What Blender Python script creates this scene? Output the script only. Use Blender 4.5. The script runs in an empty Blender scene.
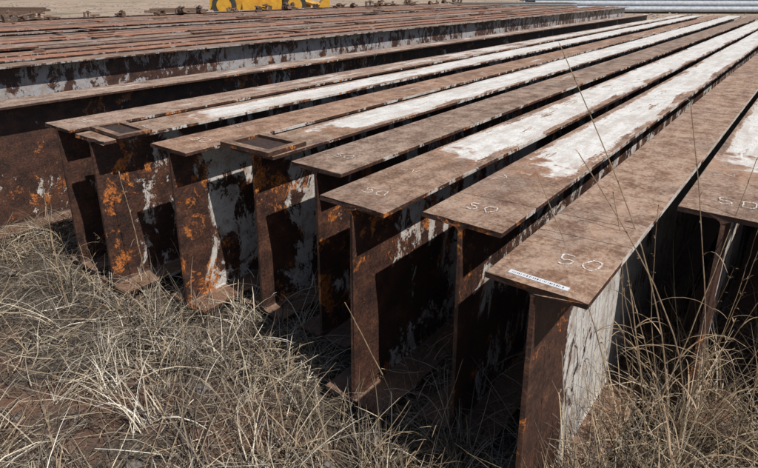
import bpy, math, random, bmesh
import numpy as np
from mathutils import Vector, Matrix, noise as mnoise
random.seed(7); rng=np.random.default_rng(11)
scene=bpy.context.scene
col=scene.collection
R=math.radians

# ---------------------------------------------------------------- helpers
class NT:
    def __init__(s,mat):
        mat.use_nodes=True; s.t=mat.node_tree; s.n=s.t.nodes; s.l=s.t.links
        s.n.clear()
        s.out=s.n.new('ShaderNodeOutputMaterial'); s.b=s.n.new('ShaderNodeBsdfPrincipled')
        s.l.new(s.b.outputs[0],s.out.inputs[0])
    def put(s,sock,v):
        if isinstance(v,bpy.types.NodeSocket): s.l.new(v,sock)
        else:
            if sock.type=='RGBA' and len(v)==3: v=(*v,1)
            sock.default_value=v
    def m(s,op,a,b=0.0,c=None,clamp=False):
        n=s.n.new('ShaderNodeMath'); n.operation=op; n.use_clamp=clamp
        s.put(n.inputs[0],a); s.put(n.inputs[1],b)
        if c is not None: s.put(n.inputs[2],c)
        return n.outputs[0]
    def noise(s,vec,scale,detail=5,rough=.6,dist=0.0):
        n=s.n.new('ShaderNodeTexNoise'); s.l.new(vec,n.inputs['Vector'])
        n.inputs['Scale'].default_value=scale; n.inputs['Detail'].default_value=detail
        n.inputs['Roughness'].default_value=rough; n.inputs['Distortion'].default_value=dist
        return n.outputs['Fac']
    def map(s,vec,loc=(0,0,0),sc=(1,1,1)):
        n=s.n.new('ShaderNodeMapping'); s.l.new(vec,n.inputs[0])
        n.inputs['Location'].default_value=loc; n.inputs['Scale'].default_value=sc
        return n.outputs[0]
    def step(s,v,lo,hi):
        n=s.n.new('ShaderNodeMapRange'); n.interpolation_type='SMOOTHSTEP'
        s.put(n.inputs[0],v); n.inputs[1].default_value=lo; n.inputs[2].default_value=hi
        return n.outputs[0]
    def mix(s,f,a,b,mode='MIX'):
        n=s.n.new('ShaderNodeMix'); n.data_type='RGBA'; n.blend_type=mode
        s.put(n.inputs[0],f); s.put(n.inputs[6],a); s.put(n.inputs[7],b)
        return n.outputs[2]
    def ramp(s,f,stops):
        n=s.n.new('ShaderNodeValToRGB'); s.l.new(f,n.inputs[0]); e=n.color_ramp.elements
        while len(e)<len(stops): e.new(.5)
        for k,(p,c) in enumerate(stops): e[k].position=p; e[k].color=(*c,1)
        return n.outputs[0]
    def bump(s,h,strength=.3,dist=.01):
        n=s.n.new('ShaderNodeBump'); n.inputs['Strength'].default_value=strength
        n.inputs['Distance'].default_value=dist; s.l.new(h,n.inputs['Height'])
        s.l.new(n.outputs[0],s.b.inputs['Normal'])

def steel(name,seed,start=0.75,amt=.0,side=.45,tone=(1,1,1),dust=.3,white=(.74,.73,.70),sst=.2,far=0.0,sdark=.30,orange=0.0):
    mat=bpy.data.materials.new(name); t=NT(mat)
    tc=t.n.new('ShaderNodeTexCoord').outputs['Object']
    sx=t.n.new('ShaderNodeSeparateXYZ'); t.l.new(tc,sx.inputs[0])
    geo=t.n.new('ShaderNodeNewGeometry'); sn=t.n.new('ShaderNodeSeparateXYZ'); t.l.new(geo.outputs['Normal'],sn.inputs[0])
    o=(seed*3.17,seed*7.31,seed*1.93)
    p=t.map(tc,o)
    big=t.noise(p,1.7,3,.55); med=t.noise(p,10,5,.68); fin=t.noise(p,75,4,.72)
    stre=t.noise(t.map(tc,o,(1,.13,1)),13,5,.72,.5)
    strz=t.noise(t.map(tc,o,(1,1,.6)),7.5,7,.74,.5)
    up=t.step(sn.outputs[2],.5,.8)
    T=lambda c:tuple(min(1,c[i]*tone[i]) for i in range(3))
    v=t.m('ADD',t.m('MULTIPLY',med,.42),t.m('ADD',t.m('MULTIPLY',fin,.38),t.m('MULTIPLY',stre,.20)))
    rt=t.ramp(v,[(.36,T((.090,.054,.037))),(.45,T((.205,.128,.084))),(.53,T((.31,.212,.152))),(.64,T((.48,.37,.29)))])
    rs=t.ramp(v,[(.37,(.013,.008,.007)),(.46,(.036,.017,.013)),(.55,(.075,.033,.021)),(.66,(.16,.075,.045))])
    om=t.step(t.m('ADD',t.m('ADD',t.m('MULTIPLY',t.noise(p,8,6,.76,.5),.7),t.m('MULTIPLY',big,.4)),orange),.60,.645)
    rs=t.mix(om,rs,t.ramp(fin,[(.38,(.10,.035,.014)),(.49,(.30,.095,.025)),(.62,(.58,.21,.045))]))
    ot=t.step(t.m('ADD',t.m('MULTIPLY',stre,.7),t.m('MULTIPLY',med,.4)),.58,.70)
    rt=t.mix(t.m('MULTIPLY',ot,.6),rt,(.36,.17,.085))
    st=t.step(t.noise(t.map(tc,o,(1,.5,1)),3.3,5,.65),.50,.66)
    rt=t.mix(t.m('MULTIPLY',st,.5),rt,T((.115,.078,.062)))
    pit=t.step(t.noise(p,150,2,.6),.62,.70)
    rt=t.mix(t.m('MULTIPLY',pit,.55),rt,T((.07,.04,.03)))
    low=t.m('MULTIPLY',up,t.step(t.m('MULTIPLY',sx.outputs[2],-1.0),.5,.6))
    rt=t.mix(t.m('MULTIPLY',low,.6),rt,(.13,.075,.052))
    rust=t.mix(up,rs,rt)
    wn=t.m('ADD',t.m('MULTIPLY',stre,.8),t.m('MULTIPLY',t.m('ADD',big,fin),.35))
    edge=t.m('MULTIPLY',t.step(t.m('ABSOLUTE',sx.outputs[0]),.08,.165),.20)
    wv=t.m('SUBTRACT',t.m('ADD',t.m('ADD',wn,t.m('MULTIPLY',t.step(sx.outputs[1],1,9),far)),amt),edge)
    stv=t.m('ADD',t.m('SUBTRACT',sx.outputs[1],start),t.m('MULTIPLY',t.m('SUBTRACT',t.noise(p,6,4,.65),.5),1.3))
    gate=t.step(stv,0,.16)
    mt=t.m('MULTIPLY',t.m('MULTIPLY',t.step(wv,.725,.765),gate),t.m('SUBTRACT',1.0,low))
    halo=t.m('MULTIPLY',t.m('MULTIPLY',t.step(wv,.66,.73),t.step(stv,-.18,.05)),up)
    rust=t.mix(t.m('MULTIPLY',halo,.55),rust,(.33,.15,.07))
    sv=t.m('ADD',t.m('MULTIPLY',strz,.75),t.m('ADD',t.m('MULTIPLY',fin,.14),t.m('MULTIPLY',big,.35)))
    ms=t.m('MULTIPLY',t.step(t.m('ADD',sv,side-.45),.618,.645),t.step(t.m('ADD',sx.outputs[1],t.m('MULTIPLY',t.m('SUBTRACT',strz,.5),.9)),sst,sst+.05))
    msk=t.m('ADD',t.m('MULTIPLY',mt,up),t.m('MULTIPLY',ms,t.m('SUBTRACT',1.0,up)))
    wc=t.mix(t.step(med,.4,.7),white,tuple(c*.82 for c in white))
    wc=t.mix(t.m('MULTIPLY',t.step(fin,.50,.68),.55),wc,(.34,.24,.18))
    wc=t.mix(t.m('MULTIPLY',t.step(stre,.44,.62),t.m('MULTIPLY_ADD',up,.35,.10)),wc,(.42,.34,.29))
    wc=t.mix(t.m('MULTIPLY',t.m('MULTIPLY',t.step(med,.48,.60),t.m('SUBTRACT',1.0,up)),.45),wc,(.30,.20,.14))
    wc=t.mix(t.m('MULTIPLY',t.m('SUBTRACT',1.0,up),sdark),wc,(.17,.13,.11))  # even dark brown mixed into the paint on faces not facing up
    c=t.mix(msk,rust,wc)
    c=t.mix(t.m('MULTIPLY',t.m('MULTIPLY',t.m('MULTIPLY',t.step(v,.44,.60),up),t.m('SUBTRACT',1.0,low)),dust),c,(.45,.37,.30))
    t.put(t.b.inputs['Base Color'],c)
    t.put(t.b.inputs['Roughness'],t.m('MULTIPLY_ADD',fin,.4,.36))
    t.b.inputs['Specular IOR Level'].default_value=.5
    h=t.m('ADD',t.m('MULTIPLY',fin,.8),t.m('MULTIPLY',med,.6))
    t.bump(h,.7,.006)
    return mat

def plain(name,c1,c2,scale=8,rough=.8,bump=.3,bd=.01,metal=0):
    mat=bpy.data.materials.new(name); t=NT(mat)
    tc=t.n.new('ShaderNodeTexCoord').outputs['Object']
    f=t.noise(tc,scale,6,.65)
    t.put(t.b.inputs['Base Color'],t.ramp(f,[(.33,c1),(.68,c2)]))
    t.b.inputs['Roughness'].default_value=rough; t.b.inputs['Metallic'].default_value=metal
    t.bump(f,bump,bd)
    return mat

def mesh_obj(name,verts,faces,mat=None,parent=None,loc=None,smooth=False):
    me=bpy.data.meshes.new(name); me.from_pydata([tuple(v) for v in verts],[],faces); me.update()
    ob=bpy.data.objects.new(name,me); col.objects.link(ob)
    if mat: me.materials.append(mat)
    if loc: ob.location=loc
    if parent: ob.parent=parent
    if smooth:
        for p in me.polygons: p.use_smooth=True
    return ob

def box(vs,fs,x0,x1,y0,y1,z0,z1):
    b=len(vs)
    vs+= [(x0,y0,z0),(x1,y0,z0),(x1,y1,z0),(x0,y1,z0),(x0,y0,z1),(x1,y0,z1),(x1,y1,z1),(x0,y1,z1)]
    fs+= [(b,b+3,b+2,b+1),(b+4,b+5,b+6,b+7),(b,b+1,b+5,b+4),(b+1,b+2,b+6,b+5),(b+2,b+3,b+7,b+6),(b+3,b,b+4,b+7)]

def extrude_profile(vs,fs,prof,ys,jit=0.0,sd=0):
    rr=random.Random(sd); b=len(vs); n=len(prof)
    for q,y in enumerate(ys):
        dx=math.sin(y*.9+sd)*jit; dz=math.sin(y*1.3+sd*2)*jit
        for (x,z) in prof:
            cut=rr.uniform(-.004,.004) if q==0 else 0
            vs.append((x+dx+rr.uniform(-1,1)*jit*.15,y+cut,z+dz))
    for k in range(len(ys)-1):
        for i in range(n):
            j=(i+1)%n
            fs.append((b+k*n+i,b+k*n+j,b+(k+1)*n+j,b+(k+1)*n+i))
    fs.append(tuple(b+i for i in reversed(range(n)))); e=b+(len(ys)-1)*n
    fs.append(tuple(e+i for i in range(n)))

def ibeam(name,sc,e0,L,W,H,mat,ztop=.995,roll=0,yaw=0,sd=0,seg=90,tf=.021):
    vs=[];fs=[]; tw=.0075; r=.018; c=.0025; w=W/2
    prof=[(-w+c,0),(-w,-c),(-w,-tf+c),(-w+c,-tf),(-tw-r,-tf),(-tw-r*.3,-tf-r*.3),(-tw,-tf-r),(-tw,-H+tf+r),(-tw-r*.3,-H+tf+r*.3),(-tw-r,-H+tf),(-w+c,-H+tf),(-w,-H+tf-c),(-w,-H+c),(-w+c,-H),
          (w-c,-H),(w,-H+c),(w,-H+tf-c),(w-c,-H+tf),(tw+r,-H+tf),(tw+r*.3,-H+tf+r*.3),(tw,-H+tf+r),(tw,-tf-r),(tw+r*.3,-tf-r*.3),(tw+r,-tf),(w-c,-tf),(w,-tf+c),(w,-c),(w-c,0)]
    prof+= [(w*k,0.0) for k in (.8,.6,.4,.2,0,-.2,-.4,-.6,-.8)]
    extrude_profile(vs,fs,prof,list(np.linspace(0,L,seg)),.002,sd)
    ob=mesh_obj(name,vs,fs,mat)
    ob.location=(sc,e0,ztop); ob.rotation_euler=(0,R(roll),R(yaw))
    bm=bmesh.new(); bm.from_mesh(ob.data); bmesh.ops.recalc_face_normals(bm,faces=bm.faces); bm.to_mesh(ob.data); bm.free()
    return ob

# ---------------------------------------------------------------- chalk digits
chalk=bpy.data.materials.new('paint_marker'); t=NT(chalk)
tc=t.n.new('ShaderNodeTexCoord').outputs['Object']
f=t.noise(tc,120,4,.7)
t.put(t.b.inputs['Base Color'],(.72,.69,.66)); t.b.inputs['Roughness'].default_value=.9
tr=t.n.new('ShaderNodeBsdfTransparent'); mx=t.n.new('ShaderNodeMixShader')
t.l.new(t.step(f,.39,.58),mx.inputs[0]); t.l.new(tr.outputs[0],mx.inputs[1]); t.l.new(t.b.outputs[0],mx.inputs[2]); t.l.new(mx.outputs[0],t.out.inputs[0])
DIG={'5':[[(.8,1),(.2,1),(.15,.55),(.5,.62),(.8,.4),(.7,.1),(.4,0),(.1,.1)]],
     '0':[[(.5,1),(.2,.85),(.1,.5),(.2,.12),(.5,0),(.8,.15),(.88,.5),(.78,.88),(.5,1)]],
     '-':[[(.1,.5),(.5,.45),(.9,.55)]],
     'v':[[(.1,.9),(.4,.1),(.9,.8)]]}
def stroke(vs,fs,pts,w):
    P=[Vector(p) for p in pts]; Q=[]
    for i in range(len(P)-1):
        a=P[max(0,i-1)];b=P[i];c=P[i+1];d=P[min(len(P)-1,i+2)]
        for k in range(5):
            u=k/5; Q.append(.5*((2*b)+(c-a)*u+(2*a-5*b+4*c-d)*u*u+(3*b-a-3*c+d)*u**3))
    Q.append(P[-1]); base=len(vs)
    for i,q in enumerate(Q):
        d=(Q[min(i+1,len(Q)-1)]-Q[max(i-1,0)]); d=d.normalized() if d.length>1e-6 else Vector((1,0))
        n=Vector((-d.y,d.x))*w*.5*random.uniform(.7,1.15)
        vs.append((q.x+n.x,q.y+n.y,0)); vs.append((q.x-n.x,q.y-n.y,0))
    for i in range(len(Q)-1):
        k=base+2*i; fs.append((k,k+1,k+3,k+2))
def chalk_text(parent,txt,x,y,size,ang,w=.0055):
    vs=[];fs=[]
    ca,sa=math.cos(ang),math.sin(ang)
    for i,ch in enumerate(txt):
        for st in DIG[ch]:
            pts=[]
            for (a,b) in st:
                a=(a*.75+i*.95)*size+random.uniform(-1,1)*size*.07; b=b*size*.9+random.uniform(-1,1)*size*.07
                pts.append((x+a*ca-b*sa,y+a*sa+b*ca))
            stroke(vs,fs,pts,w)
    o=mesh_obj('chalk_mark',vs,fs,chalk,parent); o.location=(0,0,.0045); return o

# ---------------------------------------------------------------- near beams
c8=.8
near=[ # key, s_left, W, e0, start, amt, side, tone, dust, side start, far
 ('I',-6.00,.33, .55, .9,-.10,.36,(.95,.92,.92),.45,.2,.06),
 ('H',-4.72,.32,1.49,.8,-.06,.40,(1.05,1,1),.5,.25,.12),
 ('G',-4.175,.32,1.47,.7,.10,.44,(1,.95,.90),.3,.26,.10),
 ('F',-3.504,.32,1.62,.8,-.13,.455,(1.06,.90,.78),.3,.22,.02),
 ('E',-2.99,.325,1.83,.55,.14,.43,(1,.97,.92),.3,.24,.10),
 ('D',-2.45,.325,1.845,.9,-.15,.42,(.88,.86,.85),.35,.2,-.02),
 ('C',-1.886,.325,1.575,.78,.10,.43,(.92,.84,.78),.3,.30,.10),
 ('B',-1.352,.325,1.68,.80,.09,.43,(.98,.91,.87),.3,.24,.10),
 ('A',-.846,.305,1.40,1.2,-.40,.55,(1.08,.96,.87),.45,.34,.0),
 ('J',-.420,.32,2.33,.72,.11,.46,(1,.95,.92),.3,.3,.08),
 ('K',.06,.32,2.6,.8,.04,.44,(1,.95,.92),.3,.3,.05)]
B={}
for i,(k,sl,W,e0,start,amt,side,tone,dust,sst,far) in enumerate(near):
    m=steel('rusty_painted_steel_'+k,i*1.37+2.1,start,amt,side,tone,dust,sst=sst,far=far,sdark=.25 if k=='A' else .34,orange={'I':-.02,'E':-.01,'F':.01,'D':.03}.get(k,0))
    L=19.9-e0+random.uniform(-.35,.35)
    yw={'A':0,'J':-.1,'B':.05}.get(k,random.uniform(-.12,.12))
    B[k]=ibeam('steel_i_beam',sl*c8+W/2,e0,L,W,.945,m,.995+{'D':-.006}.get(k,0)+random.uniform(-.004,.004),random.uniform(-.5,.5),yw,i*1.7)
chalk_text(B['A'],'50',-.005,.175,.078,.12,.0062)
for k,x,y,s,a in [('B',-.05,.12,.068,.1),('C',-.06,.13,.068,.05),('D',-.05,.18,.062,.1),('F',-.05,.17,.07,0),('G',-.02,.30,.065,.1),('J',-.04,.12,.08,.1),('H',-.05,.15,.065,0)]:
    chalk_text(B[k],'50',x,y,s,a,.0055)
for k in 'BCFJ':
    chalk_text(B[k],'-v',-.10,random.uniform(.36,.5),.06,random.uniform(-.3,1.3),.004)
lab=plain('label_paper',(.58,.60,.64),(.68,.70,.73),30,.5,.05,.001)
ink=plain('label_ink',(.05,.05,.06),(.10,.10,.11),30,.6,.0,.001)
vs=[];fs=[];box(vs,fs,-.095,.085,.030,.052,.002,.0035)
lb=mesh_obj('paper_label',vs,fs,lab,B['A']); lb.rotation_euler=(0,0,R(-1.5))
vs=[];fs=[]
xx=-.085
while xx<.07:
    w=random.uniform(.001,.004); box(vs,fs,xx,xx+w,.036,.045,.0036,.0042); xx+=w+random.uniform(.002,.006)
lt=mesh_obj('label_print',vs,fs,ink,B['A']); lt.rotation_euler=(0,0,R(-1.5))

frm=steel('frame_steel',31.0,5,-.5,.2,(.8,.72,.64),.2)
def ring(name,x0,x1,y0,y1,w,z,h,rot=0,par=None):
    vs=[];fs=[]
    o=[(x0,y0),(x1,y0),(x1,y1),(x0,y1)]; i_=[(x0+w,y0+w),(x1-w,y0+w),(x1-w,y1-w),(x0+w,y1-w)]
    for zz in (z,z+h):
        vs+=[(a,b,zz) for a,b in o]+[(a,b,zz) for a,b in i_]
    for k in range(4):
        j=(k+1)%4
        fs+=[(8+k,8+j,12+j,12+k),(k,4+k,4+j,j),(k,j,8+j,8+k),(4+k,12+k,12+j,4+j)]
    ob=mesh_obj(name,vs,fs,frm,par); ob.rotation_euler=(0,0,R(rot)); return ob
r1=ring('flat_bar_frame',-.165,.20,0,.27,.045,0,.022,1); r1.location=(-2.27,1.80,1.000)
r2=ring('flat_bar_frame',-.15,.20,0,.20,.036,0,.018,-3); r2.location=(-3.19,1.55,1.000)
# dark sheet inside each frame: shade of the opening put into its colour
pk=plain('painted_hole_shade',(.018,.011,.009),(.06,.033,.025),40,.9,.5,.004)
for (x0,x1,y0,y1,rt,loc) in [(-.119,.154,.046,.224,1,(-2.27,1.80,1.0005)),(-.113,.163,.037,.163,-3,(-3.19,1.55,1.0005))]:
    vs=[];fs=[]; box(vs,fs,x0,x1,y0,y1,0,.004); o=mesh_obj('hole_shade_sheet',vs,fs,pk); o.location=loc; o.rotation_euler=(0,0,R(rt))
# ---------------------------------------------------------------- dunnage timbers
wood=plain('weathered_timber',(.09,.075,.06),(.20,.17,.14),14,.9,.5,.01)
for x0,x1,es in ((-5.2,.7,(4.2,10.5,17.5)),(-16.6,-6.7,(3.2,12,22))):
    for e in es:
        vs=[];fs=[];box(vs,fs,x0,x1,-.075,.075,-.02,.046)
        o=mesh_obj('timber_dunnage',vs,fs,wood); o.location=(0,e,0)

# ---------------------------------------------------------------- back row of beams
bm_=[steel('rusty_back_steel_%d'%i,50+i*2.3,random.uniform(0,3),a,sd_,tn,d,(.40,.42,.45),orange=-.03) for i,(a,tn,d,sd_) in enumerate([(-.14,(.85,.78,.74),.35,.455),(-.3,(1.0,.76,.62),.3,.4),(-.04,(.85,.80,.76),.45,.4),(-.3,(1.15,.72,.54),.25,.4),(-.3,(.6,.53,.50),.35,.4)])]
s=-6.78; i=0
while s>-16.2:
    W=random.choice([.30,.34,.40])
    g=random.choice([.04,.10,.18,.26]) if i else .10
    e0=random.uniform(.3,1.2); L=25.2-e0+random.uniform(-.8,.8)
    zt=.995+random.choice([0,0,.02,.03,-.03]) if i else 1.0
    ibeam('steel_i_beam',s-W/2,e0,L,W,.945,bm_[(i*3)%5 if i else 0],zt,random.uniform(-.6,.6),random.uniform(-.1,.1),i*2.9+1,24)
    s-=W+g; i+=1
scr=steel('scrap_steel',77,9,-.5,.2,(1.15,.75,.58),.3)
vs=[];fs=[]
for k in range(70):
    x=random.uniform(-16,-7.3); y=random.uniform(2,24); a=random.uniform(.02,.07); b=random.uniform(.05,.5); h=random.uniform(.005,.025)
    if random.random()<.3: a,b=b*.6,a
    box(vs,fs,x-a,x+a,y-b,y+b,1.028,1.032+h)
mesh_obj('scrap_plates',vs,fs,scr)

def tube(vs,fs,p0,p1,r,n=10):
    p0=Vector(p0);p1=Vector(p1);d=(p1-p0).normalized(); a=d.orthogonal().normalized(); b=d.cross(a); k=len(vs)
    for p in (p0,p1):
        for i in range(n):
            q=p+a*r*math.cos(2*math.pi*i/n)+b*r*math.sin(2*math.pi*i/n); vs.append(tuple(q))
    for i in range(n):
        j=(i+1)%n; fs.append((k+i,k+j,k+n+j,k+n+i))
    fs.append(tuple(k+i for i in reversed(range(n)))); fs.append(tuple(k+n+i for i in range(n)))
cl=plain('clamp_dark_steel',(.05,.035,.03),(.20,.12,.08),20,.7,.4,.005)
y=4.6
while y<27:
    vs=[];fs=[]
    box(vs,fs,-.16,.16,-.07,.07,0,.03); box(vs,fs,-.15,-.10,-.06,.06,.03,.13); box(vs,fs,.10,.15,-.06,.06,.03,.10)
    box(vs,fs,-.152,.05,-.045,.045,.13,.165); tube(vs,fs,(-.03,0,.03),(-.03,0,.20),.022); tube(vs,fs,(-.03,0,.168),(-.03,0,.19),.045,6)
    tube(vs,fs,(.02,-.10,.08),(.26,-.08,.09),.022); tube(vs,fs,(.12,-.12,.05),(.12,.14,.06),.03)
    o=mesh_obj('rail_clamp',vs,fs,cl); o.location=(-15.6+random.uniform(-.3,.3),y,1.02); o.rotation_euler=(random.uniform(-.2,.2),random.uniform(-.25,.25),random.uniform(0,6.28))
    sc=random.uniform(.8,1.3); o.scale=(sc*random.uniform(.9,1.5),sc,sc)
    y+=random.uniform(.35,1.2)

# ---------------------------------------------------------------- ground
gm=bpy.data.materials.new('red_dirt'); t=NT(gm)
tc=t.n.new('ShaderNodeTexCoord').outputs['Object']
a=t.noise(tc,.7,5,.6); b=t.noise(tc,5,7,.7); c=t.noise(tc,60,5,.78)
dirt=t.ramp(b,[(.3,(.075,.034,.022)),(.5,(.125,.062,.040)),(.72,(.20,.12,.08))])
lit=t.ramp(c,[(.38,(.022,.018,.014)),(.52,(.075,.058,.043)),(.64,(.24,.20,.145))])
near_=t.mix(t.step(t.m('ADD',a,t.m('MULTIPLY',b,.5)),.72,.88),lit,dirt)
far=t.ramp(t.noise(tc,.8,6,.7),[(.3,(.24,.15,.10)),(.55,(.36,.28,.21)),(.75,(.44,.38,.31))])
far=t.mix(t.step(t.noise(t.map(tc,(4,9,0)),.22,6,.72),.53,.60),far,(.19,.155,.10))
far=t.mix(t.step(t.noise(t.map(tc,(40,9,0)),.5,6,.72),.58,.64),far,(.26,.13,.08))
ln=t.n.new('ShaderNodeVectorMath'); ln.operation='LENGTH'; t.l.new(tc,ln.inputs[0])
t.put(t.b.inputs['Base Color'],t.mix(t.step(ln.outputs['Value'],12,22),near_,far))
t.b.inputs['Roughness'].default_value=.95; t.bump(t.m('ADD',b,t.m('MULTIPLY',c,.4)),.9,.03)
n=221
q=np.linspace(-1,1,n); g=np.sign(q)*(6*np.abs(q)+394*np.abs(q)**6)
X,Y=np.meshgrid(g-1.5,g+1.5,indexing='ij')
def gz(x,y):
    return (.022*np.sin(x*1.9+.5)*np.cos(y*1.4)+.014*np.sin(x*4.7+y*3.1)+.008*np.sin(x*11-y*9)+.006*np.sin(x*23+y*17))
Z=gz(X,Y)*np.exp(-((X**2+Y**2)/900))
V=np.stack([X,Y,Z],-1).reshape(-1,3)
F=[(i*n+j,(i+1)*n+j,(i+1)*n+j+1,i*n+j+1) for i in range(n-1) for j in range(n-1)]
mesh_obj('ground',V.tolist(),F,gm,smooth=True)

# ---------------------------------------------------------------- dry grass
mat=bpy.data.materials.new('dry_grass_blades'); t=NT(mat)
at=t.n.new('ShaderNodeAttribute'); at.attribute_name='tint'
at2=t.n.new('ShaderNodeAttribute'); at2.attribute_name='hue'
ca=t.ramp(at.outputs['Fac'],[(0,(.022,.018,.015)),(.3,(.100,.080,.062)),(.6,(.30,.25,.185)),(.85,(.51,.45,.355)),(1,(.66,.62,.54))])
cb=t.ramp(at.outputs['Fac'],[(0,(.028,.019,.013)),(.3,(.13,.090,.054)),(.6,(.34,.255,.155)),(.85,(.52,.42,.27)),(1,(.62,.54,.39))])
t.put(t.b.inputs['Base Color'],t.mix(at2.outputs['Fac'],ca,cb)); t.b.inputs['Roughness'].default_value=.55
GM=mat
def blades(name,bx,by,az,el,droop,length,width,tint,seg=5,curl=None,mat=GM,z0=None):
    N=len(bx); az=az.copy(); el=el.copy()
    P=np.zeros((N,seg+1,3)); P[:,0,0]=bx;P[:,0,1]=by;P[:,0,2]=(gz(bx,by)-.005) if z0 is None else z0
    if curl is None: curl=rng.normal(0,.35,N)
    A=[]
    for k in range(seg):
        d=np.stack([np.cos(az)*np.cos(el),np.sin(az)*np.cos(el),np.sin(el)],-1)
        P[:,k+1]=P[:,k]+d*(length/seg)[:,None]
        lo=gz(P[:,k+1,0],P[:,k+1,1])+.004+.05*((tint*37)%1)*(k+1)/seg
        under=P[:,k+1,2]<lo; P[under,k+1,2]=lo[under]
        A.append(az.copy()); el=el-droop/seg; el=np.where(under,.05,el); az=az+curl/seg
    A.append(az)
    tw=rng.uniform(-.8,.8,N)
    wv=np.array([1,.95,.85,.7,.45,.08]) if seg==5 else np.linspace(1,.3,seg+1)
    V=np.zeros((N,seg+1,2,3))
    for k in range(seg+1):
        side=np.stack([-np.sin(A[k])*np.cos(tw),np.cos(A[k])*np.cos(tw),np.sin(tw)],-1)*(width*wv[k]*.5)[:,None]
        V[:,k,0]=P[:,k]+side; V[:,k,1]=P[:,k]-side
    base=(np.arange(N)*(seg+1)*2)[:,None]
    k=np.arange(seg)[None,:]*2
    f=np.stack([base+k,base+k+1,base+k+3,base+k+2],-1).reshape(-1)
    me=bpy.data.meshes.new(name); nv=N*(seg+1)*2; nf=N*seg
    me.vertices.add(nv); me.vertices.foreach_set('co',V.reshape(-1).astype(np.float32))
    me.loops.add(nf*4); me.loops.foreach_set('vertex_index',f.astype(np.int32))
    me.polygons.add(nf); me.polygons.foreach_set('loop_start',(np.arange(nf)*4).astype(np.int32))
    me.update(calc_edges=True)
    at=me.attributes.new('tint','FLOAT','POINT'); at.data.foreach_set('value',np.repeat(tint,(seg+1)*2).astype(np.float32))
    hue=np.clip(.36+.35*np.sin(bx*1.3+2*np.sin(by*.9))+rng.normal(0,.3,N),0,1)
    at=me.attributes.new('hue','FLOAT','POINT'); at.data.foreach_set('value',np.repeat(hue,(seg+1)*2).astype(np.float32))
    me.materials.append(mat)
    ob=bpy.data.objects.new(name,me); col.objects.link(ob); return ob
def scatter(N,x0,x1,y0,y1):
    x=rng.uniform(x0,x1,N); y=rng.uniform(y0,y1,N); k=(x*x+y*y)>.7**2; return x[k],y[k]
def dens(x,y): return .5+.3*np.sin(x*2.3+1.1*np.sin(y*2.1))+.3*np.sin(y*2.9+1.7*np.sin(x*1.7)+1)+.18*np.sin(x*6.1+y*4.3)
tx,ty=scatter(3200,-8,2.2,-2.6,3.6)
k=(rng.random(len(tx))<np.clip(dens(tx,ty),.2,1)); tx,ty=tx[k],ty[k]
k=~((ty>2.2)&(tx<-.2)&(rng.random(len(tx))<.6)); tx,ty=tx[k],ty[k]
per=27; T=len(tx)
bx=np.repeat(tx,per)+rng.normal(0,.03,T*per); by=np.repeat(ty,per)+rng.normal(0,.03,T*per)
tt=np.repeat(rng.uniform(.1,.85,T),per)+rng.normal(0,.22,T*per)
hs=np.repeat(rng.uniform(.4,1.5,T),per)
laz=np.repeat(np.where(rng.random(T)<.5,2.6+1.2*np.sin(tx*1.1)+1.2*np.sin(ty*1.7)+rng.normal(0,.5,T),rng.uniform(0,6.28,T)),per)
az=np.where(rng.random(T*per)<.75,laz+rng.normal(0,.5,T*per),rng.uniform(0,6.28,T*per))
el=rng.uniform(.08,1.15,T*per); dr=rng.uniform(.5,2.2,T*per)
ln_=rng.uniform(.12,.40,T*per)*hs
blades('dry_grass',bx,by,az,el,dr,ln_,rng.uniform(.002,.0062,T*per),np.clip(tt,0,1))
x,y=scatter(64000,-8,2.2,-2.6,4.2); dn=dens(x,y)
k=rng.random(len(x))<np.clip(dn+.45,.45,1); x,y,dn=x[k],y[k],dn[k]; N=len(x)
pz=gz(x,y)+rng.uniform(0,.06,N)
blades('straw_litter',x,y,rng.uniform(0,6.28,N),rng.normal(.08,.3,N),rng.uniform(-.3,.8,N),rng.uniform(.05,.34,N),rng.uniform(.0016,.0055,N),np.clip(rng.normal(.32,.26,N)+.16*dn,0,1),seg=4,curl=rng.normal(0,.9,N),z0=pz)
cx=[];cy=[];hh=[]
for k in range(46): cx.append(random.uniform(-.42,.6));cy.append(random.uniform(1.5,3.0));hh.append(random.uniform(.40,.95))
for k in range(10): cx.append(random.uniform(-.44,-.30));cy.append(random.uniform(1.25,2.0));hh.append(random.uniform(.3,.55))
for k in range(44): cx.append(random.uniform(-4.8,-1.0));cy.append(random.uniform(1.1,1.7));hh.append(random.uniform(.2,.40))
for k in range(16): cx.append(random.uniform(-1.15,-.6));cy.append(random.uniform(1.05,1.6));hh.append(random.uniform(.3,.5))
G=[[] for _ in range(8)]
for x0,y0,h0 in zip(cx,cy,hh):
    n_=44 if h0>.5 else 30
    for a_,v_ in zip(G,(x0+rng.normal(0,.04,n_),y0+rng.normal(0,.04,n_),rng.uniform(0,6.28,n_),rng.uniform(.8,1.5,n_),rng.uniform(.3,1.9,n_),rng.uniform(.45,1.05,n_)*h0,rng.uniform(.0025,.0055,n_),np.clip(rng.normal(.38,.22,n_),0,1))): a_.append(v_)
G=[np.concatenate(a_) for a_ in G]
blades('tall_dry_grass',*G)

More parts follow.
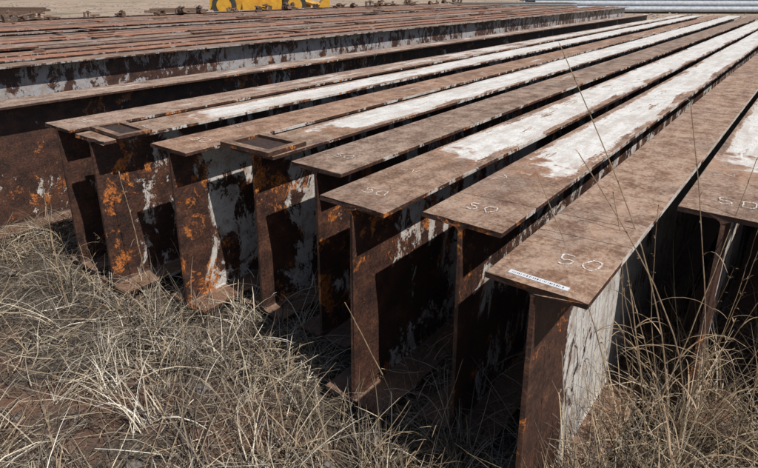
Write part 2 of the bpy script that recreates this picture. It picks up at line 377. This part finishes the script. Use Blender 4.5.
sm=plain('dry_stalk',(.17,.11,.07),(.38,.28,.17),30,.7,.1,.002)
svs=[];sfs=[]
def stalk(p0,p1,bow,r=.0022,leaves=3,head=True,own=False):
    p0=Vector(p0);p1=Vector(p1); bow=Vector(bow); n=14;m=5; pts=[]
    vs,fs=([],[]) if own else (svs,sfs); b0=len(vs)
    for i in range(n+1):
        u=i/n; pts.append(p0.lerp(p1,u)+bow*math.sin(math.pi*u)*(1-.3*u)+Vector((random.uniform(-1,1),random.uniform(-1,1),0))*.002)
    for i,p in enumerate(pts):
        d=(pts[min(i+1,n)]-pts[max(0,i-1)]).normalized(); a=d.orthogonal().normalized(); b=d.cross(a); rr=r*(1-.55*i/n)
        for k in range(m): vs.append(tuple(p+(a*math.cos(6.283*k/m)+b*math.sin(6.283*k/m))*rr))
    for i in range(n):
        for k in range(m):
            j=(k+1)%m; fs.append((b0+i*m+k,b0+i*m+j,b0+(i+1)*m+j,b0+(i+1)*m+k))
    def leaf(p,d,L,w):
        b=len(vs); side=d.cross(Vector((0,0,1))).normalized(); q=p.copy(); dd=d.copy()
        for k in range(7):
            ww=w*(1-k/6)**.6*.5+.0002; vs.append(tuple(q+side*ww)); vs.append(tuple(q-side*ww)); q=q+dd*L/6; dd=(dd+Vector((0,0,-.28))).normalized()
        for k in range(6): fs.append((b+2*k,b+2*k+1,b+2*k+3,b+2*k+2))
    for k in range(leaves):
        i=random.randint(2,n-5); a=random.uniform(0,6.28); leaf(pts[i],Vector((math.cos(a),math.sin(a),1.0)).normalized(),random.uniform(.12,.28),.005)
    if head:
        for k in range(14):
            i=n-random.randint(0,4); a=random.uniform(0,6.28); leaf(pts[i],((pts[n]-pts[n-1]).normalized()+Vector((math.cos(a),math.sin(a),.2))*.35).normalized(),random.uniform(.012,.03),.0035)
    if own: return mesh_obj('tall_grass_stalk',vs,fs,sm)
stalk((-.19,2.10,0),(-.69,1.87,1.62),(.12,.05,.0),.0034,4,True,True)
stalk((-.16,2.05,0),(-.55,1.75,1.30),(.16,.0,.05),.0032,4,True,True)
stalk((-.10,2.15,0),(-.30,2.0,1.45),(.05,0,0),.0030,3,True,True)
stalk((-.22,1.95,0),(-.48,1.95,1.12),(.03,0,0),.0034,5,True,True)
stalk((.02,2.2,0),(.12,2.3,1.15),(-.03,0,0),.0030,4,True,True)
stalk((-.30,2.1,0),(-.12,2.4,1.2),(.02,0,0),.0030,3,True,True)
stalk((-.33,1.95,0),(-.66,1.7,1.22),(.06,0,.05),.0028,3,False,True)
stalk((-2.94,1.56,0),(-3.0,1.52,.80),(.03,0,0),.003,2,True,True)
stalk((-3.2,1.2,0),(-3.35,1.25,.78),(-.02,0,0),.003,2,True,True)
stalk((-1.06,1.6,0),(-1.26,1.43,.66),(.02,0,0),.003,1,False,True)
stalk((-3.6,.9,0),(-3.9,1.0,.7),(.0,0,0),.003,2,True,True)
for k in range(40):
    x=random.uniform(-.42,.6);y=random.uniform(1.45,2.9);h=random.uniform(.5,1.05)
    stalk((x,y,0),(x+random.uniform(-.3,.3),y+random.uniform(-.25,.25),h),(random.uniform(-.06,.06),0,0),.0024,3,random.random()<.5)
for k in range(80):
    x=random.uniform(-4.6,-.7);y=random.uniform(-.2,1.8);h=random.uniform(.08,.45)
    stalk((x,y,0),(x+random.uniform(-.45,.45),y+random.uniform(-.45,.45),h),(random.uniform(-.04,.04),0,0),.002,2,random.random()<.4)
mesh_obj('dry_weed_stems',svs,sfs,sm)

# rocks
rk=plain('grey_rock',(.10,.085,.075),(.24,.21,.19),10,.9,.5,.02)
def rock(x,y,r,name='rock'):
    bm=bmesh.new(); bmesh.ops.create_icosphere(bm,subdivisions=3,radius=r)
    o=random.uniform(0,50)
    for v in bm.verts:
        v.co*=1+.45*mnoise.noise(v.co/r*1.1+Vector((o,0,0))); v.co.z*=.6
    me=bpy.data.meshes.new(name); bm.to_mesh(me); bm.free(); me.materials.append(rk)
    ob=bpy.data.objects.new(name,me); ob.location=(x,y,r*.5); col.objects.link(ob)
rock(-1.17,1.5,.05)
for k in range(14): rock(random.uniform(-4.5,-.8),random.uniform(.6,1.7),random.uniform(.015,.035))
vs=[];fs=[]
for k in range(1800):
    d=random.uniform(20,80); a=random.uniform(-.6,.75)
    X0=math.sin(a)*d; Y0=math.cos(a)*d; x=.7934*X0-.6087*Y0; y=.6087*X0+.7934*Y0
    if -17<x<1 and y<27: continue
    r=random.uniform(.03,.18); b=len(vs)
    for (p,qq,w) in [(1,0,0),(-1,0,0),(0,1,0),(0,-1,0),(0,0,.8),(0,0,-.5)]:
        vs.append((x+p*r*random.uniform(.6,1.3),y+qq*r*random.uniform(.6,1.3),w*r*random.uniform(.6,1.2)))
    for f in [(0,2,4),(2,1,4),(1,3,4),(3,0,4),(2,0,5),(1,2,5),(3,1,5),(0,3,5)]: fs.append(tuple(b+i for i in f))
mesh_obj('rubble',vs,fs,rk)

# ---------------------------------------------------------------- distant yard objects
def W2(X0,Y0): return (.7934*X0-.6087*Y0, .6087*X0+.7934*Y0)
for k,(X0,Y0,ang,L_) in enumerate([(-24,38,10,3.5),(-19,31,-15,2.4),(-15,44,25,4),(-11,36,5,2),(4,42,12,3.5),(7,37,-20,2.5),(1,48,40,4),(12,52,0,5),(-28,46,-8,5)]):
    vs=[];fs=[]
    for q in range(4):
        o_=random.uniform(-.3,.3); box(vs,fs,-L_/2+o_,L_/2+o_,-.35+q*.2,-.20+q*.2,.02,.17)
    for q in range(2): box(vs,fs,-L_/2+.1,L_/2-.2,-.25+q*.24,-.1+q*.24,.174,.31)
    o=mesh_obj('timber_pile',vs,fs,wood if k%2 else cl); x,y=W2(X0,Y0); o.location=(x,y,0); o.rotation_euler=(0,0,R(37.5+ang))
yel=plain('yellow_machine_paint',(.40,.19,.02),(.58,.33,.03),3,.5,.1,.01)
blk=plain('tyre_rubber',(.02,.02,.02),(.05,.045,.04),6,.9,.2,.01)
gls=plain('cab_glass',(.03,.04,.05),(.05,.06,.07),3,.1,0,.01)
root=bpy.data.objects.new('wheel_loader',None); col.objects.link(root)
vs=[];fs=[]; box(vs,fs,-3.2,1.2,-.9,.9,.45,1.35); box(vs,fs,-3.6,-1.2,-1.0,1.0,1.353,2.3); box(vs,fs,1.203,3.0,-.6,.6,.5,1.3); box(vs,fs,-1.2,.9,-1.25,-.92,.25,.9)
mesh_obj('body',vs,fs,yel,root)
vs=[];fs=[]; box(vs,fs,-1.1,.5,-.8,.8,1.36,3.2); mesh_obj('cab',vs,fs,gls,root)
vs=[];fs=[]; box(vs,fs,-1.2,.6,-.9,.9,3.2,3.35); mesh_obj('cab_roof',vs,fs,yel,root)
vs=[];fs=[]
for sy in (-.75,.75): tube(vs,fs,(1.2,sy,1.3),(3.9,sy,.6),.14,8)
mesh_obj('lift_arms',vs,fs,yel,root)
pr=[(3.6,.10),(4.9,.08),(5.0,.2),(4.5,.35),(4.2,.6),(4.15,1.2),(3.9,1.25),(3.5,.7)]
vs=[(a,yy,b) for yy in (-1.4,1.4) for a,b in pr]; nn=len(pr)
fs=[(i,(i+1)%nn,nn+(i+1)%nn,nn+i) for i in range(nn)]+[tuple(range(nn)),tuple(range(2*nn-1,nn-1,-1))]
mesh_obj('bucket',vs,fs,yel,root)
for wx in (-2.3,2.0):
    for wy in (-1.05,1.05):
        vs=[];fs=[]; tube(vs,fs,(wx,wy-.25,.72),(wx,wy+.25,.72),.72,28); mesh_obj('tyre',vs,fs,blk,root)
        vs=[];fs=[]; tube(vs,fs,(wx,wy-.27,.72),(wx,wy+.27,.72),.45,20); mesh_obj('wheel_hub',vs,fs,yel,root)
x,y=W2(-7.4,38); root.location=(x,y,0); root.rotation_euler=(0,0,R(37.5+8))

galv=plain('galvanised_pipe',(.26,.29,.33),(.44,.47,.51),5,.5,.1,.005)
root=bpy.data.objects.new('pipe_stack',None); col.objects.link(root)
for row in range(3):
    for k in range(9-row):
        vs=[];fs=[]; yy=-2+k*.42+row*.21; tube(vs,fs,(-11+random.uniform(-.6,.6),yy,.3+row*.365),(11+random.uniform(-.3,.3),yy,.3+row*.365),.2,14)
        mesh_obj('pipe',vs,fs,galv,root,smooth=False)
x,y=W2(22,44); root.location=(x,y,0); root.rotation_euler=(0,0,R(37.5-4))
root=bpy.data.objects.new('sheet_metal_stack',None); col.objects.link(root)
for k in range(7):
    vs=[];fs=[]; box(vs,fs,-4+random.uniform(-.2,.2),4,-1,1,.2+k*.09,.2+k*.09+.06); mesh_obj('sheet',vs,fs,galv if k%2 else wood,root)
x,y=W2(9,40); root.location=(x,y,0); root.rotation_euler=(0,0,R(40))

# ---------------------------------------------------------------- light
EL=54; sd=Vector((.985,-.17,0)).normalized()*math.cos(R(EL)); sd.z=math.sin(R(EL))
w=bpy.data.worlds.new('World'); scene.world=w; w.use_nodes=True; nt=w.node_tree
sky=nt.nodes.new('ShaderNodeTexSky'); sky.sky_type='NISHITA'; sky.sun_disc=False
sky.sun_elevation=R(EL); sky.sun_rotation=math.atan2(sd.x,sd.y)
bg=nt.nodes['Background']; nt.links.new(sky.outputs[0],bg.inputs[0]); bg.inputs[1].default_value=.072
l=bpy.data.lights.new('sun','SUN'); l.energy=5.0; l.angle=R(.5); l.color=(1,.95,.88)
lo=bpy.data.objects.new('sun',l); lo.rotation_euler=sd.to_track_quat('Z','Y').to_euler(); col.objects.link(lo)
# ---------------------------------------------------------------- camera
cd=bpy.data.cameras.new('camera'); cam=bpy.data.objects.new('camera',cd); col.objects.link(cam)
cam.location=(0,0,1.795); cam.rotation_euler=(R(90-18.25),0,R(37.5))
cd.lens=27.07; cd.sensor_width=36; cd.shift_y=-.0778; cd.clip_end=1500; cd.clip_start=.05
scene.camera=cam
scene.view_settings.view_transform='Standard'; scene.view_settings.look='None'; scene.view_settings.exposure=0
